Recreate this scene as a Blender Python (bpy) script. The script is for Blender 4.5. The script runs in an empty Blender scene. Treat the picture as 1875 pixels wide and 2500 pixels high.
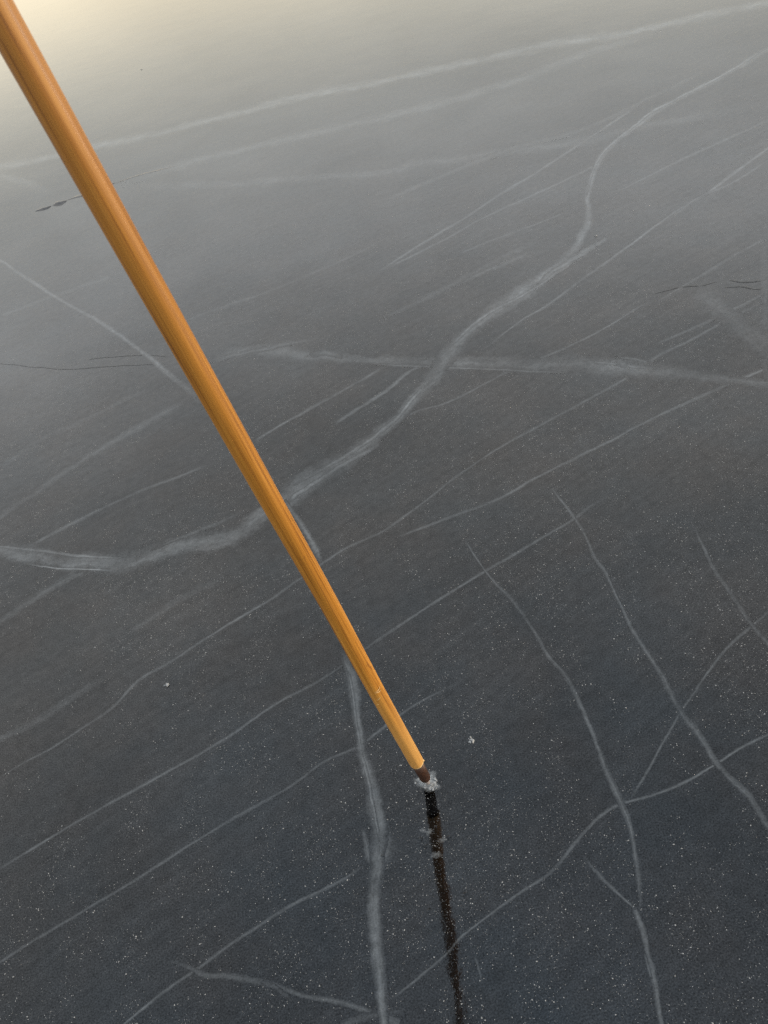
import bpy, bmesh, math, random
import numpy as np
from mathutils import Vector, Matrix

random.seed(11)
rng = np.random.default_rng(11)
S = bpy.context.scene

# ------------------------------------------------------------------ camera
# photograph frame 1875 x 2500; the point straight below the camera projects to NAD
W, Hh, F = 1875.0, 2500.0, 1950.0
CX, CY = W / 2, Hh / 2
NAD = (1505.0, 3400.0)
CAMH = 1.5
dn = Vector((NAD[0] - CX, -(NAD[1] - CY), -F)).normalized()      # world down, camera axes
up_c = -dn
fw_c = Vector((0, 0, -1))
fw_c = (fw_c - up_c * fw_c.dot(up_c)).normalized()               # world +Y
rt_c = fw_c.cross(up_c)                                          # world +X
R = Matrix((rt_c, fw_c, up_c))                                   # camera -> world
cam_d = bpy.data.cameras.new('Camera')
cam = bpy.data.objects.new('Camera', cam_d)
S.collection.objects.link(cam)
cam.matrix_world = Matrix.Translation((0, 0, CAMH)) @ R.to_4x4()
cam_d.sensor_fit = 'VERTICAL'
cam_d.sensor_height = 36.0
cam_d.lens = F / Hh * 36.0
cam_d.clip_start, cam_d.clip_end = 0.02, 2000
cam_d.dof.use_dof = True
cam_d.dof.focus_distance = 1.62
cam_d.dof.aperture_fstop = cam_d.lens / 2.6                       # a 2.6 mm wide phone aperture
S.camera = cam

# ------------------------------------------------------------------ sky, sun, exposure
SUN_AZ, SUN_EL = math.radians(98), math.radians(14)             # low, to the right and behind
world = bpy.data.worlds.new('World'); S.world = world
world.use_nodes = True
wt = world.node_tree; wt.nodes.clear()
def N(t, kind, **kw):
    n = t.nodes.new(kind)
    for k, v in kw.items():
        setattr(n, k, v)
    return n
sky = N(wt, 'ShaderNodeTexSky', sky_type='NISHITA')
sky.sun_disc = False
sky.sun_elevation, sky.sun_rotation = SUN_EL, SUN_AZ
sky.dust_density, sky.air_density = 3.0, 1.0
hs = N(wt, 'ShaderNodeHueSaturation'); hs.inputs['Saturation'].default_value = 0.45
wt.links.new(sky.outputs[0], hs.inputs['Color'])
# thin stratus: even in azimuth, greyer overhead, peach towards the horizon
tc = N(wt, 'ShaderNodeTexCoord'); sx = N(wt, 'ShaderNodeSeparateXYZ')
wt.links.new(tc.outputs['Generated'], sx.inputs[0])
cr = N(wt, 'ShaderNodeValToRGB'); wt.links.new(sx.outputs['Z'], cr.inputs[0])
els = cr.color_ramp.elements
els[0].position, els[0].color = 0.0, (0.64, 0.53, 0.37, 1)
els[1].position, els[1].color = 1.0, (0.70, 0.82, 0.97, 1)
for p, c in ((0.10, (0.61, 0.53, 0.385, 1)), (0.17, (0.51, 0.48, 0.40, 1)), (0.25, (0.465, 0.465, 0.44, 1)), (0.38, (0.74, 0.75, 0.75, 1)), (0.66, (1.02, 1.02, 1.02, 1)), (0.93, (0.76, 0.85, 0.97, 1))):
    e = els.new(p); e.color = c
sc = N(wt, 'ShaderNodeVectorMath', operation='SCALE'); sc.inputs['Scale'].default_value = 13.0
wt.links.new(cr.outputs[0], sc.inputs[0])
cn = N(wt, 'ShaderNodeTexNoise'); cn.inputs['Scale'].default_value = 2.6; cn.inputs['Detail'].default_value = 4; cn.inputs['Roughness'].default_value = 0.5
cm = N(wt, 'ShaderNodeMapping'); cm.inputs['Scale'].default_value = (1, 1, 2.4)
wt.links.new(tc.outputs['Generated'], cm.inputs['Vector']); wt.links.new(cm.outputs[0], cn.inputs['Vector'])
cmr = N(wt, 'ShaderNodeMapRange'); wt.links.new(cn.outputs['Fac'], cmr.inputs[0])
cmr.inputs[1].default_value, cmr.inputs[2].default_value, cmr.inputs[3].default_value, cmr.inputs[4].default_value = 0.3, 0.7, 11.2, 14.8
wt.links.new(cmr.outputs[0], sc.inputs['Scale'])
mx = N(wt, 'ShaderNodeMix', data_type='RGBA'); mx.inputs['Factor'].default_value = 0.7
wt.links.new(hs.outputs[0], mx.inputs['A']); wt.links.new(sc.outputs[0], mx.inputs['B'])
bg = N(wt, 'ShaderNodeBackground'); bg.inputs['Strength'].default_value = 0.1
wo = N(wt, 'ShaderNodeOutputWorld')
wt.links.new(mx.outputs['Result'], bg.inputs['Color']); wt.links.new(bg.outputs[0], wo.inputs['Surface'])

sd = bpy.data.lights.new('Sun', 'SUN'); so = bpy.data.objects.new('Sun', sd); S.collection.objects.link(so)
sd.energy, sd.angle, sd.color = 1.3, math.radians(14), (1.0, 0.80, 0.58)
sdir = Vector((math.sin(SUN_AZ) * math.cos(SUN_EL), math.cos(SUN_AZ) * math.cos(SUN_EL), math.sin(SUN_EL)))
so.rotation_euler = (-sdir).to_track_quat('-Z', 'Y').to_euler()

S.view_settings.view_transform = 'Standard'
S.view_settings.look = 'None'
S.view_settings.exposure = 1.38
S.view_settings.gamma = 1
S.view_settings.use_curve_mapping = False
S.render.engine = 'CYCLES'
S.cycles.use_denoising = False
S.cycles.transparent_max_bounces = 48
S.cycles.max_bounces = 6

# ------------------------------------------------------------------ helpers
def ray(u, v):
    d = Vector(((u - CX) / F, -(v - CY) / F, -1.0))
    return (R @ d).normalized()
def ice_pt(u, v, z=0.0):                                          # photo pixel -> point on the level z
    r = ray(u, v)
    t = (z - CAMH) / r.z
    return Vector((0, 0, CAMH)) + r * t
def link(o, parent=None):
    S.collection.objects.link(o)
    if parent is not None:
        o.parent = parent
    return o
def mesh_obj(name, verts, faces, mat, parent=None, smooth=False):
    me = bpy.data.meshes.new(name)
    me.from_pydata([tuple(v) for v in verts], [], faces)
    me.materials.append(mat)
    if smooth:
        me.polygons.foreach_set('use_smooth', [True] * len(me.polygons))
    me.update()
    return link(bpy.data.objects.new(name, me), parent)
def face_up(o):
    me = o.data
    if sum(p.normal.z * p.area for p in me.polygons) < 0: me.flip_normals()
    return o
def tag(o, label=None, cat=None, group=None, kind=None):
    if label: o['label'] = label
    if cat: o['category'] = cat
    if group: o['group'] = group
    if kind: o['kind'] = kind
    return o
def material(name):
    m = bpy.data.materials.new(name); m.use_nodes = True
    m.node_tree.nodes.clear()
    return m, m.node_tree
def math_n(t, op, a, b=None, clamp=False):
    n = N(t, 'ShaderNodeMath', operation=op, use_clamp=clamp)
    for i, x in enumerate((a, b)):
        if x is None: continue
        if isinstance(x, (int, float)): n.inputs[i].default_value = x
        else: t.links.new(x, n.inputs[i])
    return n.outputs[0]
def noise(t, vec, scale, detail=3, rough=0.55, dist=0.0):
    n = N(t, 'ShaderNodeTexNoise')
    n.inputs['Scale'].default_value = scale; n.inputs['Detail'].default_value = detail
    n.inputs['Roughness'].default_value = rough; n.inputs['Distortion'].default_value = dist
    if vec is not None: t.links.new(vec, n.inputs['Vector'])
    return n.outputs['Fac']
def remap(t, x, a, b, c=0.0, d=1.0):
    n = N(t, 'ShaderNodeMapRange')
    t.links.new(x, n.inputs[0])
    for i, k in enumerate((a, b, c, d)): n.inputs[i + 1].default_value = k
    return n.outputs[0]
def bump(t, h, strength, dist, prev=None):
    n = N(t, 'ShaderNodeBump'); n.inputs['Strength'].default_value = strength; n.inputs['Distance'].default_value = dist
    t.links.new(h, n.inputs['Height'])
    if prev is not None: t.links.new(prev, n.inputs['Normal'])
    return n.outputs[0]

# ------------------------------------------------------------------ materials
_a, _b = ice_pt(408, 1621), ice_pt(1460, 940)
LINE_DIR = math.atan2(_b.y - _a.y, _b.x - _a.x)
ICE_IOR = 1.345
def ice_bump(t, g):
    # gentle undulation, fine pebbling, and the tiny frozen grains on top
    b = bump(t, noise(t, g, 3.0, 2), 1.0, 0.0007)
    b = bump(t, noise(t, g, 17, 2), 1.0, 0.00026, b)
    b = bump(t, noise(t, g, 85, 3, 0.6), 1.0, 0.00007, b)
    return bump(t, remap(t, noise(t, g, 300, 1), 0.66, 0.82), 1.0, 0.00030, b)
def milky(t, g):
    """how much white the ice body scatters back: faint clouds of minute bubbles"""
    a = remap(t, noise(t, g, 30, 5, 0.7), 0.40, 0.75, 0.1, 1.0)
    b = remap(t, noise(t, g, 2.2, 4, 0.6), 0.3, 0.75, 0.25, 1.0)
    c = remap(t, noise(t, g, 210, 3, 0.65), 0.42, 0.72, 0.05, 1.3)
    d = remap(t, noise(t, g, 620, 1, 0.5), 0.56, 0.74, 0.0, 0.060)
    e = math_n(t, 'MULTIPLY', math_n(t, 'MULTIPLY', a, b), math_n(t, 'MULTIPLY', c, 0.010))
    # hair-fine parallel scratches and streaks, along the family of straight cracks
    mp = N(t, 'ShaderNodeMapping'); mp.vector_type = 'TEXTURE'
    mp.inputs['Rotation'].default_value = (0, 0, LINE_DIR); mp.inputs['Scale'].default_value = (1, 0.022, 1)
    t.links.new(g, mp.inputs['Vector'])
    h = remap(t, noise(t, mp.outputs[0], 2.4, 3, 0.7), 0.50, 0.80, 0.0, 0.009)
    mp2 = N(t, 'ShaderNodeMapping'); mp2.vector_type = 'TEXTURE'
    mp2.inputs['Rotation'].default_value = (0, 0, LINE_DIR - 0.12); mp2.inputs['Scale'].default_value = (1, 0.25, 1)
    t.links.new(g, mp2.inputs['Vector'])
    w = remap(t, noise(t, mp2.outputs[0], 1.6, 5, 0.62), 0.42, 0.74, 0.0, 0.004)
    w = math_n(t, 'MULTIPLY', w, remap(t, noise(t, g, 95, 4, 0.7), 0.3, 0.7, 0.45, 1.3))
    e = math_n(t, 'ADD', e, math_n(t, 'ADD', h, w))
    return math_n(t, 'MULTIPLY', math_n(t, 'ADD', e, math_n(t, 'MULTIPLY', d, a)), 0.2, True)
def ice_body(t, extra=None):
    """black ice: polished dielectric surface over a nearly black body; 'extra' adds milky white"""
    g = N(t, 'ShaderNodeNewGeometry').outputs['Position']
    b = ice_bump(t, g)
    k = milky(t, g)
    if extra is not None: k = math_n(t, 'ADD', k, extra, True)
    p = N(t, 'ShaderNodeBsdfPrincipled')
    sc_ = N(t, 'ShaderNodeVectorMath', operation='SCALE'); sc_.inputs[0].default_value = (0.78, 0.84, 0.86)
    t.links.new(k, sc_.inputs['Scale'])
    t.links.new(sc_.outputs[0], p.inputs['Base Color'])
    p.inputs['IOR'].default_value = ICE_IOR
    t.links.new(remap(t, noise(t, g, 9, 4), 0.3, 0.75, 0.02, 0.07), p.inputs['Roughness'])
    t.links.new(b, p.inputs['Normal'])
    # hoar-frost film: patches and grains that take the polish off the surface
    f1 = remap(t, noise(t, g, 330, 3, 0.75), 0.30, 0.70, 0.35, 1.65)
    f2 = remap(t, noise(t, g, 40, 4, 0.65), 0.28, 0.72, 0.84, 1.16)
    f3 = remap(t, noise(t, g, 2.6, 4, 0.6), 0.28, 0.72, 0.88, 1.12)
    mp = N(t, 'ShaderNodeMapping'); mp.vector_type = 'TEXTURE'
    mp.inputs['Rotation'].default_value = (0, 0, LINE_DIR); mp.inputs['Scale'].default_value = (1, 0.03, 1)
    t.links.new(g, mp.inputs['Vector'])
    f4 = remap(t, noise(t, mp.outputs[0], 2.2, 3, 0.65), 0.3, 0.7, 0.91, 1.09)
    sp_ = math_n(t, 'MULTIPLY', math_n(t, 'MULTIPLY', f1, f2), math_n(t, 'MULTIPLY', f3, f4))
    t.links.new(math_n(t, 'MULTIPLY', sp_, 0.5), p.inputs['Specular IOR Level'])
    tn = N(t, 'ShaderNodeMix', data_type='RGBA'); tn.inputs['A'].default_value = (1.0, 0.98, 0.95, 1); tn.inputs['B'].default_value = (0.90, 0.97, 1.0, 1)
    t.links.new(remap(t, noise(t, g, 3.5, 3, 0.6), 0.35, 0.65), tn.inputs['Factor']); t.links.new(tn.outputs['Result'], p.inputs['Specular Tint'])
    return p.outputs[0]
def ice_surface_material():
    m, t = material('black_ice')
    o = N(t, 'ShaderNodeOutputMaterial'); t.links.new(ice_body(t), o.inputs[0])
    return m
def crack_material():
    m, t = material('cracked_ice')
    a = crack_alpha(t)
    tr = N(t, 'ShaderNodeBsdfTransparent'); mix = N(t, 'ShaderNodeMixShader')
    ct = N(t, 'ShaderNodeAttribute'); ct.attribute_name = 'cut'
    bf = N(t, 'ShaderNodeNewGeometry').outputs['Backfacing']      # one-sided: no underside to shade the ice it lies on
    t.links.new(math_n(t, 'MULTIPLY', math_n(t, 'GREATER_THAN', a, ct.outputs['Fac']), math_n(t, 'SUBTRACT', 1.0, bf)), mix.inputs[0])
    t.links.new(tr.outputs[0], mix.inputs[1]); t.links.new(ice_body(t, a), mix.inputs[2])
    o = N(t, 'ShaderNodeOutputMaterial'); t.links.new(mix.outputs[0], o.inputs[0])
    return m
def veil_material(name, color, build_alpha):
    """diffuse frosty ice that lets most of the light through"""
    m, t = material(name)
    fac = build_alpha(t)
    d = N(t, 'ShaderNodeBsdfDiffuse'); d.inputs['Color'].default_value = (*color, 1)
    tr = N(t, 'ShaderNodeBsdfTransparent')
    mix = N(t, 'ShaderNodeMixShader')
    t.links.new(fac, mix.inputs[0]); t.links.new(tr.outputs[0], mix.inputs[1]); t.links.new(d.outputs[0], mix.inputs[2])
    o = N(t, 'ShaderNodeOutputMaterial'); t.links.new(mix.outputs[0], o.inputs[0])
    return m
CRACK_GAIN = 0.105
def crack_alpha(t):
    uv = N(t, 'ShaderNodeUVMap'); uv.uv_map = 'UVMap'
    at = N(t, 'ShaderNodeAttribute'); at.attribute_name = 'veil'
    s = N(t, 'ShaderNodeSeparateXYZ'); t.links.new(uv.outputs[0], s.inputs[0])
    g = N(t, 'ShaderNodeNewGeometry').outputs['Position']
    # ragged edges: wander the cross coordinate
    wob = math_n(t, 'ADD', remap(t, noise(t, g, 11, 3, 0.6), 0.25, 0.75, -0.14, 0.14), remap(t, noise(t, g, 70, 3, 0.6), 0.25, 0.75, -0.07, 0.07))
    v = math_n(t, 'ADD', s.outputs['Y'], wob)
    vv = math_n(t, 'MULTIPLY', math_n(t, 'SUBTRACT', v, 0.5), 2.0)
    prof = math_n(t, 'SUBTRACT', 1.0, math_n(t, 'MULTIPLY', vv, vv), True)
    prof = math_n(t, 'ADD', math_n(t, 'MULTIPLY', math_n(t, 'POWER', prof, 1.6), 0.70), math_n(t, 'MULTIPLY', math_n(t, 'POWER', prof, 5.0), 0.32))
    # fibres running along the crack
    c = N(t, 'ShaderNodeCombineXYZ')
    t.links.new(math_n(t, 'MULTIPLY', s.outputs['X'], 5.0), c.inputs[0])
    t.links.new(math_n(t, 'MULTIPLY', v, 4.5), c.inputs[1])
    at2 = N(t, 'ShaderNodeObjectInfo')
    t.links.new(math_n(t, 'MULTIPLY', at2.outputs['Random'], 50.0), c.inputs[2])
    fib = remap(t, noise(t, c.outputs[0], 1.0, 5, 0.65), 0.3, 0.7, 0.42, 1.25)
    clo = math_n(t, 'MULTIPLY', remap(t, noise(t, g, 6, 4, 0.6), 0.3, 0.7, 0.40, 1.4), remap(t, noise(t, g, 45, 4, 0.65), 0.3, 0.7, 0.6, 1.3))
    a = math_n(t, 'MULTIPLY', math_n(t, 'MULTIPLY', prof, fib), math_n(t, 'MULTIPLY', clo, at.outputs['Fac']))
    return math_n(t, 'MULTIPLY', a, CRACK_GAIN, True)
def const_alpha(x):
    def f(t):
        v = N(t, 'ShaderNodeValue'); v.outputs[0].default_value = x
        return v.outputs[0]
    return f
def principled(name, color, rough=0.5, **kw):
    m, t = material(name)
    p = N(t, 'ShaderNodeBsdfPrincipled')
    p.inputs['Base Color'].default_value = (*color, 1); p.inputs['Roughness'].default_value = rough
    for k, v in kw.items(): p.inputs[k.replace('_', ' ')].default_value = v
    o = N(t, 'ShaderNodeOutputMaterial'); t.links.new(p.outputs[0], o.inputs[0])
    return m, t, p
def fade_attr(t):
    at = N(t, 'ShaderNodeAttribute'); at.attribute_name = 'veil'
    return at.outputs['Fac']
M_ice = ice_surface_material()
M_crack = crack_material()
M_bubble, _, _ = principled('air_bubble', (0.165, 0.17, 0.17), 0.35)
M_chip, t, p = principled('crushed_ice', (0.14, 0.145, 0.145), 0.35, IOR=1.31)
t.links.new(bump(t, noise(t, N(t, 'ShaderNodeNewGeometry').outputs['Position'], 900, 3), 0.8, 0.0006), p.inputs['Normal'])
M_frost = veil_material('frosted_scuff', (0.74, 0.78, 0.78), lambda t: math_n(t, 'MULTIPLY', remap(t, noise(t, N(t, 'ShaderNodeNewGeometry').outputs['Position'], 260, 4, 0.7), 0.30, 0.70, 0.05, 0.30), fade_attr(t), True))

def wood_material():
    m, t, p = principled('varnished_wood', (0.5, 0.25, 0.06), 0.38)
    tcd = N(t, 'ShaderNodeTexCoord')
    mp = N(t, 'ShaderNodeMapping'); mp.inputs['Scale'].default_value = (1, 1, 0.028)
    t.links.new(tcd.outputs['Object'], mp.inputs['Vector'])
    mp0 = N(t, 'ShaderNodeMapping'); mp0.inputs['Scale'].default_value = (1, 1, 0.010)
    t.links.new(tcd.outputs['Object'], mp0.inputs['Vector'])
    n1 = noise(t, mp0.outputs[0], 420, 3, 0.6, 0.3)
    n2 = noise(t, mp.outputs[0], 75, 3, 0.55, 1.2)
    mp2 = N(t, 'ShaderNodeMapping'); mp2.inputs['Scale'].default_value = (1, 1, 0.12)
    t.links.new(tcd.outputs['Object'], mp2.inputs['Vector'])
    n3 = noise(t, mp2.outputs[0], 22, 4, 0.6)
    grain = math_n(t, 'ADD', math_n(t, 'MULTIPLY', n1, 0.62), math_n(t, 'MULTIPLY', n2, 0.38))
    r = N(t, 'ShaderNodeValToRGB'); t.links.new(remap(t, grain, 0.34, 0.65), r.inputs[0])
    r.color_ramp.elements[0].color = (0.115, 0.040, 0.004, 1)
    r.color_ramp.elements[1].color = (0.37, 0.168, 0.022, 1)
    e = r.color_ramp.elements.new(0.4); e.color = (0.27, 0.110, 0.011, 1)
    # varnish worn away towards the spiked end, paler scraped wood
    s = N(t, 'ShaderNodeSeparateXYZ'); t.links.new(tcd.outputs['Object'], s.inputs[0])
    worn = remap(t, math_n(t, 'ADD', s.outputs['Z'], remap(t, n3, 0.3, 0.7, -0.10, 0.10)), 0.03, 0.34, 1.0, 0.0)
    pale = N(t, 'ShaderNodeMix', data_type='RGBA'); pale.inputs['B'].default_value = (0.41, 0.23, 0.068, 1)
    t.links.new(math_n(t, 'MULTIPLY', worn, 0.62), pale.inputs['Factor']); t.links.new(r.outputs[0], pale.inputs['A'])
    # shade of the holder's body, painted into the wood colour up the shaft
    body_shade = N(t, 'ShaderNodeMix', data_type='RGBA', blend_type='MULTIPLY'); body_shade.inputs['B'].default_value = (0.72, 0.70, 0.70, 1)
    t.links.new(remap(t, math_n(t, 'ADD', s.outputs['Z'], remap(t, n3, 0.3, 0.7, -0.06, 0.06)), 0.35, 1.25), body_shade.inputs['Factor']); t.links.new(pale.outputs['Result'], body_shade.inputs['A'])
    pale = body_shade
    rim = remap(t, math_n(t, 'ADD', s.outputs['Z'], remap(t, n3, 0.3, 0.7, -0.0025, 0.0025)), 0.0055, 0.0075, 1.0, 0.0)
    rm = N(t, 'ShaderNodeMix', data_type='RGBA'); rm.inputs['B'].default_value = (0.56, 0.40, 0.19, 1)
    t.links.new(math_n(t, 'MULTIPLY', rim, 0.8), rm.inputs['Factor']); t.links.new(pale.outputs['Result'], rm.inputs['A'])
    pale = rm
    # small dark specks and nicks
    sp = remap(t, noise(t, mp2.outputs[0], 190, 2, 0.5), 0.71, 0.76)
    dk = N(t, 'ShaderNodeMix', data_type='RGBA'); dk.inputs['B'].default_value = (0.10, 0.035, 0.006, 1)
    t.links.new(math_n(t, 'MULTIPLY', sp, 0.6), dk.inputs['Factor']); t.links.new(pale.outputs['Result'], dk.inputs['A'])
    t.links.new(dk.outputs['Result'], p.inputs['Base Color'])
    t.links.new(remap(t, n2, 0.3, 0.7, 0.42, 0.58), p.inputs['Roughness'])
    t.links.new(bump(t, n2, 0.2, 0.0004), p.inputs['Normal'])
    p.inputs['Coat Weight'].default_value = 0.12; p.inputs['Coat Roughness'].default_value = 0.3
    return m
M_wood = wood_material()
M_splint, _, _ = principled('raw_wood', (0.50, 0.34, 0.15), 0.6)
M_iron, t, p = principled('rusty_iron', (0.10, 0.032, 0.012), 0.55, Metallic=0.15)
gp = N(t, 'ShaderNodeTexCoord').outputs['Object']
rr = N(t, 'ShaderNodeValToRGB'); t.links.new(noise(t, gp, 160, 4, 0.65), rr.inputs[0])
rr.color_ramp.elements[0].position, rr.color_ramp.elements[0].color = 0.3, (0.016, 0.006, 0.003, 1)
rr.color_ramp.elements[1].position, rr.color_ramp.elements[1].color = 0.75, (0.040, 0.014, 0.005, 1)
t.links.new(rr.outputs[0], p.inputs['Base Color'])
t.links.new(bump(t, noise(t, gp, 420, 3), 0.5, 0.0004), p.inputs['Normal'])
M_steel, _, _ = principled('worn_steel', (0.34, 0.30, 0.28), 0.4, Metallic=0.5)

# ------------------------------------------------------------------ the frozen lake
gx = [-900, -300, -100, -40, -16] + [round(-8 + .5 * i, 3) for i in range(33)] + [16, 40, 100, 300, 900]
gy = [-900, -300, -100, -30, -8, -2] + [round(-1 + .5 * i, 3) for i in range(43)] + [30, 45, 80, 160, 400, 900]
nx_, ny_ = len(gx), len(gy)
ice = mesh_obj('ice_surface', [(a, b, 0) for b in gy for a in gx], [(j * nx_ + i, j * nx_ + i + 1, (j + 1) * nx_ + i + 1, (j + 1) * nx_ + i) for j in range(ny_ - 1) for i in range(nx_ - 1)], M_ice)
tag(ice, 'smooth black lake ice with white cracks and tiny bubbles', 'ice', kind='structure')

# ------------------------------------------------------------------ cracks
K = 940 / 1659
ORG = {'A': (0, 0, K), 'B': (935, 0, K), 'C': (0, 800, K), 'D': (935, 600, K), 'E': (0, 1660, K), 'G': (935, 1660, K),
       'Z': (1200, 1150, 675 / 1659), 'S': (0, 0, 1)}
def px(*runs):
    out = []
    for key, pts in runs:
        ox, oy, k = ORG[key]
        out += [(ox + x * k, oy + y * k) for x, y in pts]
    return out
def spline(pts, vals, step=14.0):
    P = [np.array(p, float) for p in pts]
    P = [2 * P[0] - P[1]] + P + [2 * P[-1] - P[-2]]
    out, w = [], []
    for i in range(1, len(P) - 2):
        n = max(2, int(np.linalg.norm(P[i + 1] - P[i]) / step))
        for j in range(n):
            t = j / n
            out.append(0.5 * ((2 * P[i]) + (-P[i - 1] + P[i + 1]) * t + (2 * P[i - 1] - 5 * P[i] + 4 * P[i + 1] - P[i + 2]) * t ** 2
                              + (-P[i - 1] + 3 * P[i] - 3 * P[i + 1] + P[i + 2]) * t ** 3))
            w.append(vals[i - 1] * (1 - t) + vals[i] * t)
    out.append(P[-2]); w.append(vals[-1])
    return np.array(out), np.array(w)
n_crack = 0
def crack(pts, width, alpha, fade=(0.12, 0.12), jitter=1.2, label=None, cut=0.0012):
    """a band of fractured, milky ice following the crack: its own sheet a fraction of a millimetre proud"""
    global n_crack
    vals = list(width) if isinstance(width, (list, tuple)) else [width] * len(pts)
    if len(vals) != len(pts):
        vals = list(np.interp(np.linspace(0, 1, len(pts)), np.linspace(0, 1, len(vals)), vals))
    C, w = spline(pts, vals)
    n = len(C)
    T = np.gradient(C, axis=0); T /= np.linalg.norm(T, axis=1)[:, None] + 1e-9
    Nn = np.stack([-T[:, 1], T[:, 0]], 1)
    j = np.convolve(rng.normal(0, 1, n + 8), np.ones(9) / 3, 'valid')[:n] * jitter
    C = C + Nn * j[:, None]
    w = w * (1 + 0.12 * np.convolve(rng.normal(0, 1, n + 4), np.ones(5) / 2.2, 'valid')[:n])
    z0 = 0.0005 + 0.000006 * n_crack
    V, uv, al = [], [], []
    L = 0.0; last = None
    NS = 4
    for i in range(n):
        a0 = ice_pt(*(C[i] - Nn[i] * w[i] * 0.75), z0); b0 = ice_pt(*(C[i] + Nn[i] * w[i] * 0.75), z0)
        mid = (a0 + b0) / 2
        if last is not None: L += (mid - last).length
        last = mid
        for k in range(NS + 1):
            f = k / NS
            V.append(ice_pt(*(C[i] + Nn[i] * w[i] * 1.5 * (f - 0.5)), z0))
            uv.append((L, f))
            s = i / (n - 1)
            a = alpha
            if fade[0] > 0: a *= min(1, s / fade[0])
            if fade[1] > 0: a *= min(1, (1 - s) / fade[1])
            al.append(a)
    faces = [(i * (NS + 1) + k, i * (NS + 1) + k + 1, (i + 1) * (NS + 1) + k + 1, (i + 1) * (NS + 1) + k) for i in range(n - 1) for k in range(NS)]
    o = face_up(mesh_obj('crack', V, faces, M_crack, ice))
    me = o.data
    ul = me.uv_layers.new(name='UVMap')
    idx = np.empty(len(me.loops), np.int32); me.loops.foreach_get('vertex_index', idx)
    ul.data.foreach_set('uv', np.array(uv, np.float32)[idx].ravel())
    at = me.attributes.new('veil', 'FLOAT', 'POINT'); at.data.foreach_set('value', np.array(al, np.float32))
    at = me.attributes.new('cut', 'FLOAT', 'POINT'); at.data.foreach_set('value', np.full(len(me.vertices), cut, np.float32))
    if label: o['label'] = label
    n_crack += 1
    return o

# the long white band far out
crack(px(('A', [(-160, 755), (0, 722), (200, 680), (420, 632), (600, 592), (800, 545), (1000, 490), (1200, 440), (1400, 395), (1659, 345)]),
         ('B', [(200, 305), (430, 255), (620, 215), (830, 175), (1000, 150), (1200, 110), (1400, 65), (1659, 10), (1850, -30)])),
      [16, 16, 17, 18, 19, 19, 17], 0.44, (0, 0), label='long straight white crack crossing the far ice')
crack(px(('A', [(520, 785), (700, 735), (830, 695), (1000, 655), (1200, 605), (1400, 560), (1659, 505)]),
         ('B', [(200, 455), (400, 400), (550, 355), (750, 280), (900, 220), (1050, 180), (1200, 130)])), 18, 0.26)
crack(px(('A', [(500, 800), (700, 800), (900, 795), (1100, 785), (1350, 765)]),
         ('B', [(0, 745), (150, 700), (300, 690), (500, 660), (850, 610), (1050, 560), (1300, 510), (1450, 485), (1659, 440)])), 18, 0.16)
crack(px(('A', [(0, 760), (60, 775), (130, 795), (220, 830)])), 20, 0.2, (0, .4))
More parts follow.
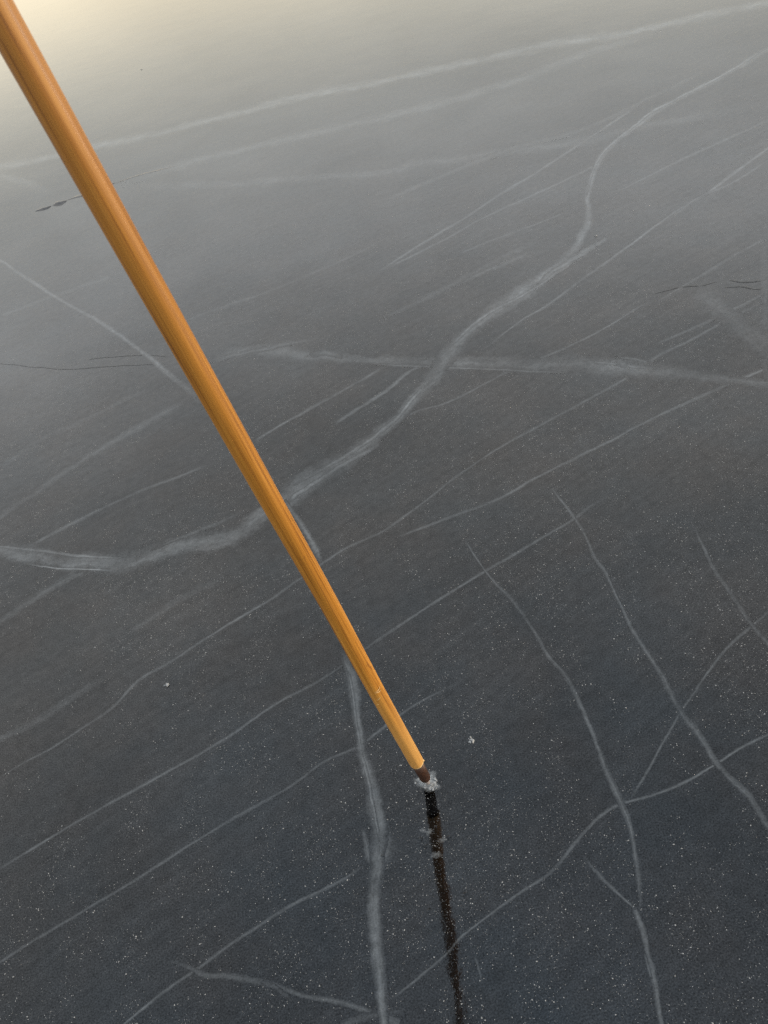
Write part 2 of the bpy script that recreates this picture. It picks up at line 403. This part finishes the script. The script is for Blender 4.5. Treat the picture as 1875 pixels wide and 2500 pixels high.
# straight faint lines
LINES = [
    (px(('C', [(-60, 850), (150, 715), (250, 645), (380, 555), (500, 485), (650, 400), (800, 315)])), 16, .20),
    (px(('C', [(130, 940), (300, 850), (450, 775), (600, 705), (750, 650), (900, 590)])), 9, .22),
    (px(('C', [(1090, 492), (1200, 425), (1350, 340), (1500, 258), (1659, 165)])), 8, .3),
    (px(('C', [(1440, 415), (1550, 345), (1659, 275)]), ('D', [(120, 540), (260, 470)])), 9, .34),
    (px(('B', [(-20, 1172), (200, 1030), (350, 940), (500, 840), (650, 750), (850, 620), (1000, 520), (1110, 445)])), 7, .28),
    (px(('B', [(20, 1155), (240, 1045), (400, 955), (560, 880), (780, 780), (960, 690)])), 6, .22),
    (px(('B', [(330, 1090), (500, 1025), (650, 970), (790, 915)])), 6, .22),
    (px(('D', [(440, 440), (600, 320), (700, 262), (850, 152), (1000, 45)]), ('B', [(1100, 1030), (1250, 920), (1400, 830), (1520, 740), (1659, 640), (1750, 580)])), 7, .34),
    (px(('B', [(1250, 930), (1360, 850), (1500, 790), (1659, 690)])), 6, .22),
    (px(('B', [(1000, 830), (1250, 705), (1500, 590), (1700, 500)])), 7, .18),
    (px(('D', [(0, 800), (130, 720), (280, 675), (420, 605), (600, 512), (720, 468), (850, 410), (980, 340), (1100, 265), (1185, 228)])), 6, .28),
    (px(('E', [(-80, 470), (0, 420), (100, 360), (230, 290), (350, 210), (480, 120), (600, 0)]), ('C', [(720, 1450), (860, 1355), (1000, 1270), (1150, 1180), (1290, 1085), (1400, 1010), (1500, 945)]),
        ('D', [(0, 1230), (130, 1140), (220, 1070), (330, 985), (470, 890), (600, 815), (740, 740), (870, 670), (1000, 600), (1080, 550), (1180, 480), (1300, 420), (1400, 365), (1500, 310), (1700, 210)])), 7, .25),
    (px(('D', [(60, 1255), (300, 1165), (500, 1090), (650, 1005), (830, 915), (1000, 830), (1100, 775), (1300, 680), (1500, 590), (1659, 525), (1760, 470)])), 8, .28),
    (px(('E', [(-80, 860), (0, 810), (100, 750), (350, 600), (640, 440), (950, 265), (1180, 110), (1380, 0)]), ('S', [(900, 1579), (1057, 1473), (1182, 1396), (1262, 1350), (1395, 1270), (1434, 1240), (1502, 1200)])), 8, .27),
    (px(('E', [(-100, 1280), (0, 1215), (200, 1090), (430, 955), (640, 825), (780, 735), (920, 650), (1080, 555), (1250, 460), (1400, 350), (1550, 280)]), ('G', [(80, 145), (180, 85), (340, 5)])), 8, .24),
    (px(('E', [(480, 1530), (550, 1470), (700, 1350), (850, 1245), (1000, 1135), (1150, 1035), (1280, 955), (1450, 875), (1570, 795)])), 9, .30),
    (px(('G', [(20, 1385), (150, 1285), (270, 1185), (330, 1115), (450, 1020), (600, 910), (720, 830), (820, 710), (920, 600), (1010, 540), (1150, 500), (1300, 440), (1430, 365), (1550, 290), (1659, 235), (1750, 185)])), 9, .32),
    (px(('G', [(1070, 510), (1140, 390), (1200, 280), (1280, 140)]), ('S', [(1680, 1711), (1761, 1597), (1831, 1532), (1920, 1455)])), 8, .28),
    (px(('C', [(-60, 1305), (150, 1165), (300, 1075), (420, 1030)])), 18, .22),
    (px(('C', [(560, 1310), (700, 1220), (850, 1130), (960, 1090)])), 22, .10),
    (px(('E', [(-60, 280), (150, 180), (330, 60), (420, 0)])), 22, .14),
    (px(('C', [(0, 600), (200, 470), (420, 370), (640, 260)])), 14, .10),
    (px(('B', [(0, 870), (250, 760), (560, 640), (860, 560), (1150, 420), (1400, 300)])), 12, .12),
    (px(('B', [(0, 1370), (200, 1270), (420, 1180), (640, 1090)])), 12, .14),
    (px(('A', [(800, 1380), (1000, 1310), (1200, 1240), (1500, 1110), (1659, 1030)])), 8, .12),
    (px(('A', [(0, 1360), (250, 1270), (480, 1190)])), 10, .12),
    (px(('D', [(0, 310), (200, 220), (420, 100), (620, 0)])), 14, .12),
    (px(('B', [(1180, 1300), (1350, 1200), (1500, 1110), (1659, 1020)])), 7, .18),
    (px(('B', [(1180, 1483), (1400, 1385), (1659, 1260)])), 9, .22),
]
for pts, w, a in LINES:
    crack(pts, w * .8, a * 1.3, (.06, .08), jitter=.35, cut=0.002)
# the crossing veil
crack(px(('C', [(880, 140), (1000, 108), (1100, 98), (1200, 105), (1350, 120), (1500, 132), (1600, 140)]),
         ('D', [(60, 498), (250, 505), (400, 508), (600, 508), (780, 510), (900, 515), (1020, 522), (1130, 528), (1250, 548), (1400, 572), (1600, 590), (1850, 615)])),
      [16, 22, 24, 24, 22, 20, 24, 30, 30, 28, 34, 36, 28, 22, 18, 16], 0.26, (.06, 0), label='broad faint veil crossing the winding crack')
crack(px(('D', [(-40, 514), (250, 523), (420, 529), (600, 538), (830, 546)])), 4, 0.45, (.1, .3))
crack(px(('D', [(820, 488), (900, 500), (1010, 512), (1100, 522), (1220, 522)])), 12, 0.36, (.3, .3), cut=0.012)
crack(px(('D', [(990, 495), (1030, 512), (1060, 530)])), 20, 0.3, (.4, .4), cut=0.012)
crack(px(('D', [(1000, 480), (1090, 490), (1180, 515)])), 5, 0.4, (.3, .4), cut=0.012)
crack(px(('C', [(1330, 118), (1400, 110), (1480, 128)])), 14, 0.35, (.4, .4))
crack(px(('C', [(905, 140), (990, 118), (1080, 100), (1150, 90), (1260, 65), (1400, 40)])), 9, 0.30, (.1, .4))
# the great winding crack
main = px(('B', [(1850, 120), (1659, 215), (1550, 280), (1450, 335), (1300, 410), (1180, 475), (1100, 535), (1020, 595), (960, 650), (925, 700), (895, 780), (880, 850), (885, 900), (885, 960),
                 (860, 1010), (815, 1090), (730, 1160), (650, 1230), (560, 1290), (470, 1345)]),
          ('D', [(390, 350), (310, 430), (250, 510), (200, 590), (130, 670), (70, 740), (0, 800)]),
          ('C', [(1500, 560), (1400, 620), (1300, 690), (1220, 750), (1130, 800), (1050, 870), (950, 915), (850, 925), (750, 945), (650, 980), (570, 1010), (420, 1012), (250, 1000), (100, 972), (0, 955), (-160, 935)]))
mw = [12] * 9 + [11, 10, 10, 12, 18, 20, 22, 30, 38, 36, 30, 26, 26, 24, 22, 24, 26, 30, 36, 40, 44, 46, 42, 40, 38, 36, 34, 32, 32, 40, 46, 40, 34, 34]
crack(main, mw[:len(main)] + [34] * (len(main) - len(mw)), 0.46, (0, 0), label='wide milky crack winding across the whole sheet')
crack(px(('B', [(1659, 205), (1450, 330), (1180, 470), (1100, 530), (1020, 592), (958, 648), (922, 700), (892, 780), (876, 850)])), 5, 0.7)
crack(px(('D', [(930, -20), (800, 75), (700, 150), (600, 215), (480, 275), (400, 330), (300, 425), (240, 490)])), 8, 0.62, (.3, .2), cut=0.012)
crack(px(('B', [(1010, 1005), (930, 1050), (830, 1105), (740, 1165), (640, 1245)])), 12, 0.55, (.3, .2), cut=0.012)
crack(px(('D', [(240, 500), (190, 590), (110, 680), (60, 740), (0, 790)]), ('C', [(1500, 545), (1330, 640), (1225, 700)])), 10, 0.6, (.2, .2), cut=0.012)
crack(px(('C', [(1659, 490), (1450, 610), (1300, 705), (1235, 755)])), 12, 0.62, (.2, .1), cut=0.012)
crack(px(('C', [(575, 992), (420, 986), (250, 972), (150, 960), (0, 940), (-120, 930)])), 6, 0.75, (.2, 0), cut=0.012)
crack(px(('C', [(90, 1012), (200, 1030), (300, 1042), (420, 1046), (540, 1047)])), 4, 1.1, (.3, .3), cut=0.012)
crack(px(('C', [(1070, 790), (900, 860), (760, 915), (640, 965)])), 7, 0.25, (.4, .2))
# straight pale lines
crack(px(('A', [(-40, 1095), (0, 1120), (100, 1190), (250, 1285), (380, 1360), (500, 1435)]), ('C', [(560, 65), (650, 130), (710, 185), (790, 250), (870, 325)])), [7, 7, 8, 8, 8, 9, 10, 14, 14, 12], 0.42, (0, .1))
# descending cracks on the right
crack(px(('S', [(1134, 1316), (1162, 1362), (1190, 1402), (1215, 1430)]), ('Z', [(120, 770), (240, 930), (330, 1090), (440, 1220), (520, 1360), (600, 1540), (660, 1720), (760, 1960)]),
         ('G', [(1050, 590), (1080, 700), (1095, 800), (1103, 900), (1106, 950), (1098, 1010)])), [3, 5, 8, 9, 10, 11, 11, 8, 5], .40, (.03, .1), label='pale crack running down past the right side of the tip')
crack(px(('G', [(1070, 960), (1090, 1000), (1120, 1080), (1140, 1180), (1165, 1290), (1185, 1390), (1205, 1483), (1225, 1570)])), [7, 12, 13, 13, 14, 13], .38, (.1, 0))
crack(px(('G', [(1125, 1170), (1142, 1230), (1160, 1290)])), 5, .4, (.3, .3))
crack(px(('G', [(855, 745), (940, 850), (1020, 930), (1085, 995)])), 7, .36, (.3, .1))
crack(px(('Z', [(355, 80), (400, 145), (440, 190), (510, 290), (570, 400), (620, 520), (690, 620), (760, 770), (830, 920), (920, 1060), (1030, 1230), (1130, 1430), (1240, 1580), (1340, 1740), (1440, 1850), (1540, 1950), (1620, 2080), (1720, 2240)])),
      [3, 5, 7, 7, 7, 8, 10, 12, 13, 14, 14], .36, (.03, 0), label='longest of the pale cracks descending at the right')
crack(px(('Z', [(1222, 340), (1245, 400), (1270, 450), (1320, 570), (1400, 690), (1480, 800), (1570, 930), (1680, 1060), (1760, 1160)])), [3, 5, 8, 11, 12, 13], .32, (.05, 0))
# bright crack beside the pole tip
crack(px(('E', [(680, 1200), (800, 1230), (880, 1268), (1000, 1280), (1120, 1298), (1200, 1322), (1300, 1355), (1400, 1372), (1500, 1395), (1600, 1432), (1720, 1480)])), [6, 10, 12, 14, 12, 10, 12, 14, 16, 20], .34, (.2, 0))
crack(px(('E', [(1400, 1530), (1520, 1475), (1640, 1440), (1760, 1415)])), 16, .22, (.3, .5))
crack(px(('E', [(1562, 630), (1580, 700), (1595, 760), (1618, 830)])), [5, 14, 18, 12], .50, (.2, .2))
crack(px(('S', [(914, 1935), (924, 1985), (934, 2030), (940, 2066), (935, 2095), (922, 2130)])), [8, 18, 30, 36, 30, 12], .60, (.15, .2), cut=0.003)
crack(px(('E', [(1475, -130), (1500, -60), (1520, 0), (1535, 130), (1560, 290), (1590, 420), (1618, 550), (1630, 660), (1625, 780), (1608, 950), (1612, 1080), (1628, 1220), (1645, 1350), (1655, 1483), (1662, 1600)])),
      [14, 18, 22, 20, 26, 30, 34, 32, 26, 28, 30, 28, 22, 20], .58, (.06, 0), label='bright forked crack left of the pole tip')
crack(px(('E', [(1490, -60), (1515, 10), (1530, 130), (1552, 280), (1580, 410), (1612, 560), (1634, 690), (1630, 790)])), 8, .66, (.1, .2), cut=0.012)
crack(px(('E', [(1120, 1298), (1180, 1318), (1230, 1360), (1270, 1390)])), 10, .24, (.2, .4))
crack(px(('C', [(1225, 740), (1250, 780), (1290, 830), (1330, 890), (1365, 960), (1385, 1015)])), [8, 9, 12, 16, 18, 8], .46, (.1, .15))
crack(px(('G', [(395, 1190), (410, 1245), (425, 1310)])), 6, .35, (.3, .3))
# right edge
crack(px(('D', [(1640, -30), (1638, 200), (1648, 400), (1655, 600)])), 16, .12, (.2, .2))
crack(px(('D', [(1340, 180), (1450, 270), (1560, 370), (1680, 460)])), 50, .16, (.15, .1), jitter=3)

# ------------------------------------------------------------------ healed ridges on the surface (dark glints)
def ridge(pts, width, height, label=None):
    vals = list(np.interp(np.linspace(0, 1, len(pts)), np.linspace(0, 1, len(width)), width)) if isinstance(width, (list, tuple)) else [width] * len(pts)
    C, w = spline(pts, vals, 5.0)
    n = len(C)
    T = np.gradient(C, axis=0); T /= np.linalg.norm(T, axis=1)[:, None] + 1e-9
    Nn = np.stack([-T[:, 1], T[:, 0]], 1)
    C = C + Nn * (np.convolve(rng.normal(0, 1, n + 4), np.ones(5) / 4, 'valid')[:n] * 0.8)[:, None]
    V = []; NS = 8
    for i in range(n):
        s = i / (n - 1); tap = math.sin(math.pi * min(1, max(0, s))) ** 0.6
        hh = height * tap * (0.75 + 0.5 * rng.random())
        for k in range(NS + 1):
            f = k / NS - 0.5
            q = ice_pt(*(C[i] + Nn[i] * w[i] * tap * f), 0.0)
            q.z = 0.0006 + hh * (math.cos(2 * math.pi * f) * 0.5 + 0.5) ** 0.8
            V.append(q)
    faces = [(i * (NS + 1) + k, (i + 1) * (NS + 1) + k, (i + 1) * (NS + 1) + k + 1, i * (NS + 1) + k + 1) for i in range(n - 1) for k in range(NS)]
    o = face_up(mesh_obj('pressure_ridge', V, faces, M_ice, ice, True))
    if label: o['label'] = label
    return o
ridge(px(('A', [(150, 912), (178, 903), (204, 896), (222, 888)])), [3, 7, 6, 3], 0.008, 'dark raised lens of refrozen ice left of the pole')
ridge(px(('A', [(226, 886), (244, 880), (266, 874), (290, 864)])), [4, 11, 11, 4], 0.012, 'larger dark raised lens of refrozen ice left of the pole')
ridge(px(('A', [(290, 862), (325, 848), (365, 840), (420, 815), (500, 788)])), [4, 6, 5, 3, 2.2], 0.004)
ridge(px(('A', [(500, 788), (600, 756), (700, 730), (760, 715)])), [2.2, 2.4, 2.0, 1.2], 0.0012)
ridge(px(('C', [(-20, 152), (150, 168), (300, 178), (450, 166), (600, 160), (720, 158)])), [2, 3, 3, 2.5, 2.5, 2], 0.00025)
ridge(px(('C', [(380, 137), (520, 121), (640, 118), (720, 126)])), 2.0, 0.0002)
ridge(px(('D', [(1165, 208), (1230, 190), (1300, 176), (1380, 170), (1440, 155)])), [2, 4, 3.5, 3, 2], 0.0005)
ridge(px(('D', [(1490, 150), (1560, 156), (1620, 150), (1700, 142)])), [3, 5, 5, 4], 0.0007)
ridge(px(('D', [(1470, 182), (1540, 176), (1600, 184), (1690, 180)])), [2.5, 4, 4, 4], 0.0006)

# ------------------------------------------------------------------ bubbles
OCT = np.array([(1, 0, 0), (-1, 0, 0), (0, 1, 0), (0, -1, 0), (0, 0, 1), (0, 0, -1)], np.float32)
OCTF = np.array([(0, 2, 4), (2, 1, 4), (1, 3, 4), (3, 0, 4), (2, 0, 5), (1, 2, 5), (3, 1, 5), (0, 3, 5)], np.int32)
def blobs(name, P, RAD, mat, parent):
    n = len(P)
    ang = rng.random(n) * np.pi
    c, s = np.cos(ang), np.sin(ang)
    V = OCT[None] * RAD[:, None, :]
    X = V[..., 0] * c[:, None] - V[..., 1] * s[:, None]
    Y = V[..., 0] * s[:, None] + V[..., 1] * c[:, None]
    V = np.stack([X, Y, V[..., 2]], -1) + P[:, None, :]
    Fc = (OCTF[None] + (np.arange(n) * 6)[:, None, None]).reshape(-1)
    me = bpy.data.meshes.new(name)
    me.vertices.add(n * 6); me.vertices.foreach_set('co', V.astype(np.float32).ravel())
    nf = n * 8
    me.loops.add(nf * 3); me.loops.foreach_set('vertex_index', Fc.astype(np.int32))
    me.polygons.add(nf); me.polygons.foreach_set('loop_start', np.arange(nf, dtype=np.int32) * 3)
    me.polygons.foreach_set('use_smooth', np.ones(nf, bool))
    me.materials.append(mat); me.update(calc_edges=True); me.validate()
    o = link(bpy.data.objects.new(name, me), parent)
    o['kind'] = 'stuff'
    return o
def field(x, y, seed, sc):                                       # smooth random field from a few waves
    r = np.random.default_rng(seed); f = np.zeros_like(x)
    for i in range(14):
        a = r.random() * 2 * np.pi; k = sc * (0.5 + 1.5 * r.random())
        f += np.sin((x * np.cos(a) + y * np.sin(a)) * k + r.random() * 6.28)
    return f / 3.7
def scatter(n, y1):
    x = rng.uniform(-2.0, 2.4, n); y = rng.uniform(0.15, y1, n)
    d = 0.5 + 0.32 * field(x, y, 3, 9.0) + 0.42 * field(x, y, 4, 34.0) + 0.16 * np.clip(x, -1, 1.2)
    d *= np.clip(1.25 - (y - 1.0) * 0.28, 0.12, 1)
    k = rng.random(n) < d
    return x[k], y[k]
x, y = scatter(520000, 4.2)
n = len(x)
r0 = np.exp(rng.normal(math.log(0.00033), 0.55, n)).clip(0.00015, 0.0013)
P = np.stack([x, y, 0.0001 + 0.15 * r0], 1)
RAD = np.stack([r0 * rng.uniform(1.0, 1.9, n), r0 * rng.uniform(0.8, 1.2, n), r0 * rng.uniform(0.6, 1.0, n)], 1)
blobs('air_bubbles', P, RAD, M_bubble, ice)

# ------------------------------------------------------------------ the pole
DIA = 0.0282
tip = ice_pt(1046, 1913)
r = ray(127.3, 260)
pv = Vector((0.873, 0.488)) * 42
ra, rb = ray(127.3 - pv.x, 260 + pv.y), ray(127.3 + pv.x, 260 - pv.y)
top = Vector((0, 0, CAMH)) + r * (DIA / 2 / math.sin(ra.angle(rb) / 2))
axis = (top - tip).normalized()
def project(q):
    c = R.transposed() @ (q - Vector((0, 0, CAMH)))
    return (CX + F * c.x / -c.z, CY - F * c.y / -c.z)
def at_row(v):                                                   # length along the pole where it crosses a photo row
    lo, hi = 0.0, 1.3
    for _ in range(60):
        m = (lo + hi) / 2
        if project(tip + axis * m)[1] > v: lo = m
        else: hi = m
    return lo
L_WOOD, L_IRON = at_row(1862), at_row(1899)
pole = bpy.data.objects.new('ice_pole', None); link(pole)
pole.location = tip
zq = axis.to_track_quat('Z', 'Y'); pole.rotation_euler = zq.to_euler()
tag(pole, 'amber varnished wooden pole with iron ferrule leaning down onto the ice', 'pole')
LEN = 1.95
def shaft_mesh():
    me_v, fc = [], []
    NSEG = 48
    zs = [0, .0006, .002, .004, .0065, .01] + list(np.arange(.02, LEN - L_WOOD, .02)) + [LEN - L_WOOD - .004, LEN - L_WOOD]
    wob = [rng.normal(0, 1, 2) for _ in range(9)]
    for i, z in enumerate(zs):
        e = min(1, z / 0.0065)
        rad = DIA / 2 * (0.86 + 0.14 * math.sqrt(max(0, 1 - (1 - e) ** 2)))
        if i == len(zs) - 1: rad *= 0.85
        k = z / LEN * 7; k0 = int(k); f = k - k0; f = f * f * (3 - 2 * f)
        off = (wob[k0] * (1 - f) + wob[min(8, k0 + 1)] * f) * 0.0005
        for j in range(NSEG):
            a = 2 * math.pi * j / NSEG
            # hand-shaved: a circle with faint flats that wander along the length
            fl = 1 - 0.009 * math.cos(8 * (a + 0.12 * math.sin(z * 5))) - 0.006 * math.cos(3 * a + z * 3)
            chip = 0.0
            if i <= 1: chip = 0.0014 * (0.5 + 0.5 * math.sin(a * 3 + 1)) + 0.0009 * rng.random()
            me_v.append((off[0] + rad * fl * math.cos(a), off[1] + rad * fl * math.sin(a), z + chip))
    for i in range(len(zs) - 1):
        for j in range(NSEG):
            j2 = (j + 1) % NSEG
            fc.append((i * NSEG + j, i * NSEG + j2, (i + 1) * NSEG + j2, (i + 1) * NSEG + j))
    fc.append(tuple(reversed(range(NSEG)))); b = (len(zs) - 1) * NSEG
    fc.append(tuple(b + j for j in range(NSEG)))
    return me_v, fc
v, f = shaft_mesh()
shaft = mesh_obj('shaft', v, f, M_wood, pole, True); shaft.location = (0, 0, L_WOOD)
def lathe(name, prof, mat, parent, seg=32, wob=0.0):
    V, Fc = [], []
    for (z, rr_) in prof:
        for j in range(seg):
            a = 2 * math.pi * j / seg
            q = rr_ * (1 + wob * math.sin(3 * a + z * 300))
            V.append((q * math.cos(a), q * math.sin(a), z))
    for i in range(len(prof) - 1):
        for j in range(seg):
            j2 = (j + 1) % seg
            Fc.append((i * seg + j, i * seg + j2, (i + 1) * seg + j2, (i + 1) * seg + j))
    Fc.append(tuple(reversed(range(seg)))); Fc.append(tuple((len(prof) - 1) * seg + j for j in range(seg)))
    return mesh_obj(name, V, Fc, mat, parent, True)
RI = 0.0112
lathe('ferrule', [(L_IRON, RI * .90), (L_IRON + .001, RI * .97), (L_IRON + .003, RI), (L_WOOD * .5 + L_IRON * .5, RI * 1.02), (L_WOOD + .003, RI * 1.03)], M_iron, pole, 32, 0.012)
lathe('spike', [(-0.012, .0012), (-0.004, .0030), (L_IRON * .5, .0056), (L_IRON + .002, .0066)], M_steel, pole, 16)
# frayed bit at the mouth of the shaft, on the side turned to the right of the picture
def local(vec):
    return zq.inverted() @ vec
right_l = local(R @ Vector((1, 0.25, 0))); right_l.z = 0; right_l.normalize()
bm = bmesh.new()
for i in range(7):
    bmesh.ops.create_icosphere(bm, subdivisions=1, radius=0.0021 * (0.6 + 0.6 * random.random()),
        matrix=Matrix.Translation(right_l * (0.0128 + 0.0012 * random.random()) + Vector((random.uniform(-.0012, .0012), random.uniform(-.0012, .0012), L_WOOD + .0005 + .0022 * random.random()))) @ Matrix.Diagonal((1, .7, 1.3, 1)))
me = bpy.data.meshes.new('splinter'); bm.to_mesh(me); bm.free(); me.materials.append(M_splint)
link(bpy.data.objects.new('splinter', me), pole)

# raised pale fibres where the shaft is scuffed
for row, ang0, ln_, bend in ((1672, .35, .016, .3), (1676, .25, .011, -.4), (1690, -.15, .010, .5), (1702, -.55, .006, .2), (1820, .1, .004, .3)):
    t0 = at_row(row); front = local(R @ Vector((0, 0, 1))); front.z = 0; front.normalize()
    f0 = math.atan2(front.y, front.x)
    V, Fc = [], []
    for k in range(9):
        f_ = k / 8; a = f0 + ang0 + (f_ - .5) * ln_ / (DIA / 2); zz = t0 + bend * ln_ * (f_ - .5) + .003 * f_ * f_
        w_ = 0.00045 * math.sin(math.pi * min(.97, max(.03, f_)))
        for (dr, dz) in ((0, -w_), (w_ * 1.4, 0), (0, w_)):
            V.append(((DIA / 2 * 1.004 + dr) * math.cos(a), (DIA / 2 * 1.004 + dr) * math.sin(a), zz + dz))
    for k in range(8):
        for j in range(2):
            Fc.append((k * 3 + j, (k + 1) * 3 + j, (k + 1) * 3 + j + 1, k * 3 + j + 1))
    mesh_obj('wood_fibre', V, Fc, M_splint, pole, True)

# ------------------------------------------------------------------ crushed ice at the tip, chips, bumps
def lump(name, loc, sizes, mat, parent=None, seed=0, sub=2, rough=0.35, flat=1.0):
    rn = random.Random(seed)
    bm = bmesh.new(); bmesh.ops.create_icosphere(bm, subdivisions=sub, radius=1.0)
    dirs = [Vector((rn.gauss(0, 1), rn.gauss(0, 1), rn.gauss(0, 1))).normalized() for _ in range(7)]
    cut = [0.55 + 0.4 * rn.random() for _ in dirs]
    for vv in bm.verts:
        n = vv.co.normalized(); s = 1.0
        for d, c in zip(dirs, cut):
            q = n.dot(d)
            if q > 1e-3: s = min(s, c / q)
        s *= 1 + rough * 0.3 * (rn.random() - .5)
        vv.co = Vector((n.x * s * sizes[0], n.y * s * sizes[1], max(n.z * s, -0.3) * sizes[2] * flat))
    me = bpy.data.meshes.new(name); bm.to_mesh(me); bm.free(); me.materials.append(mat)
    o = link(bpy.data.objects.new(name, me), parent)
    o.location = loc; o.rotation_euler = (0, 0, rn.random() * 6.28)
    return o
# scuffed, frosted patch round the tip (a thin ragged disc on the surface)
def scuff(cu, cv, ru, rv, parent, seed):
    rn = np.random.default_rng(seed); ph = rn.random(4) * 6.28
    V, fd = [], []
    NR, NA = 6, 40
    for k in range(NR + 1):
        f_ = k / NR
        for j in range(NA):
            a = 2 * math.pi * j / NA
            m = f_ * (1 + .22 * math.sin(2 * a + ph[0]) + .16 * math.sin(3 * a + ph[1]) + .12 * math.sin(7 * a + ph[2]))
            V.append((*ice_pt(cu + ru * m * math.cos(a), cv + rv * m * math.sin(a)).xy, 0.0012)); fd.append((1 - f_) ** 0.7)
    Fc = [(k * NA + j, (k + 1) * NA + j, (k + 1) * NA + (j + 1) % NA, k * NA + (j + 1) % NA) for k in range(NR) for j in range(NA)]
    o = face_up(mesh_obj('scuff_mark', V, Fc, M_frost, parent))
    at = o.data.attributes.new('veil', 'FLOAT', 'POINT'); at.data.foreach_set('value', np.array(fd, np.float32) * 1.0)
    return o
scuff(1044, 1908, 36, 22, ice, 5)
# granular crushed ice, uncountable
gn = 260
ga = rng.random(gn) * 2 * np.pi; gr = np.abs(rng.normal(0, 1, gn))
gu = 1052 + np.cos(ga) * gr * 9; gv = 1917 + np.sin(ga) * gr * 5
gp_ = [ice_pt(a, b) for a, b in zip(gu, gv)]
P = np.array([(q.x, q.y, 0.0008 + 0.004 * max(0, 1 - g_ / 1.3) * rng.random()) for q, g_ in zip(gp_, gr)])
rad = rng.uniform(0.0006, 0.0019, gn)
crush = blobs('crushed_ice', P, np.stack([rad * 1.3, rad, rad * .8], 1), M_chip, None)
tag(crush, 'white crushed ice heaped around the pole tip', 'crushed ice', kind='stuff')
chips = [(1030, 1908, .006), (1040, 1917, .0055), (1052, 1920, .006), (1060, 1912, .0055), (1062, 1902, .005), (1048, 1924, .0045), (1022, 1902, .004), (1066, 1906, .0035),
         (1014, 1912, .0035), (1037, 1923, .0035), (1057, 1928, .004)]
for i, (u, v_, s) in enumerate(chips):
    s *= 0.62
    q = ice_pt(u, v_); q.z = s * 0.2
    c = lump('ice_chip', q, (s * 1.25, s, s * .8), M_chip, None, 100 + i)
    tag(c, 'small white ice chip in the crushed ring around the pole tip', 'ice chip', 'ice chips around the pole tip')
loose = [(1150, 1806, .0105, 'largest loose white ice crumb, right of the pole above its tip'),
         (405, 1673, .0095, 'bright white ice crumb on the dark ice left of the pole'),
         (1455, 577, .0085, 'white ice flake beside the bend of the winding crack'),
         (345, 170, .010, 'pale ice speck on the bright far ice right of the pole top'),
         (572, 1702, .0030, 'tiny yellowish ice crumb between the left crumb and the pole'),
         (342, 2077, .0026, 'lone tiny glinting ice crumb in the lower left')]
for i, (u, v_, s, lab) in enumerate(loose):
    q = ice_pt(u, v_)
    rn = random.Random(300 + i); bm = bmesh.new()
    for k in range(9 if s > .005 else 3):
        z = s * (0.2 + 0.35 * rn.random())
        rad_ = s * (0.0 if k == 0 else 0.35 + 0.55 * rn.random()); an = rn.random() * 6.28
        mt = (Matrix.Translation((rad_ * math.cos(an), rad_ * math.sin(an) * .7, z * .35)) @ Matrix.Rotation(rn.random() * 6.28, 4, 'Z') @ Matrix.Rotation(rn.uniform(-.7, .7), 4, 'X')
              @ Matrix.Diagonal((z * rn.uniform(.5, 1.3), z * rn.uniform(.25, .6), z * rn.uniform(.3, .8), 1)))
        bmesh.ops.create_icosphere(bm, subdivisions=1, radius=1.0, matrix=mt)
    for vv in bm.verts: vv.co += Vector((rn.uniform(-1, 1), rn.uniform(-1, 1), rn.uniform(-.5, .5))) * s * .06
    me = bpy.data.meshes.new('ice_crumb'); bm.to_mesh(me); bm.free(); me.materials.append(M_chip)
    c = link(bpy.data.objects.new('ice_crumb', me)); c.location = q
    tag(c, lab, 'ice crumb')
# clear bumps and frosted bumps frozen to the surface along the reflection
for i, (u, v_, s, fr) in enumerate([(1048, 2031, .0085, 1), (1080, 2051, .0085, 1), (1065, 2088, .0105, 1), (1033, 2028, .007, 1), (1026, 2048, .005, 0), (1040, 2066, .0045, 0), (1047, 2222, .0045, 0), (1136, 2182, .005, 0), (1096, 2043, .004, 0), (935, 2090, .006, 0)]):
    q = ice_pt(u, v_); q.z = 0.0006
    V, Fc, fd = [], [], []; NR, NA = 5, 18
    for k in range(NR + 1):
        f_ = k / NR
        for j in range(NA):
            a = 2 * math.pi * j / NA; rr_ = s * f_ * (1 + .22 * math.sin(2 * a + i) + .14 * math.sin(5 * a + 2 * i))
            V.append((rr_ * math.cos(a), rr_ * math.sin(a) * .85, s * .14 * (0.5 + 0.5 * math.cos(math.pi * f_)))); fd.append((1 - f_) ** 0.8)
    for k in range(NR):
        for j in range(NA):
            j2 = (j + 1) % NA
            Fc.append((k * NA + j, (k + 1) * NA + j, (k + 1) * NA + j2, k * NA + j2))
    o = face_up(mesh_obj('frost_bump' if fr else 'ice_bump', V, Fc, M_frost if fr else M_ice, ice, True))
    at = o.data.attributes.new('veil', 'FLOAT', 'POINT'); at.data.foreach_set('value', np.array(fd, np.float32) * .38)
    o.location = q
print('pole lean', math.degrees(axis.angle(Vector((0, 0, 1)))), 'wood', L_WOOD, 'iron', L_IRON)
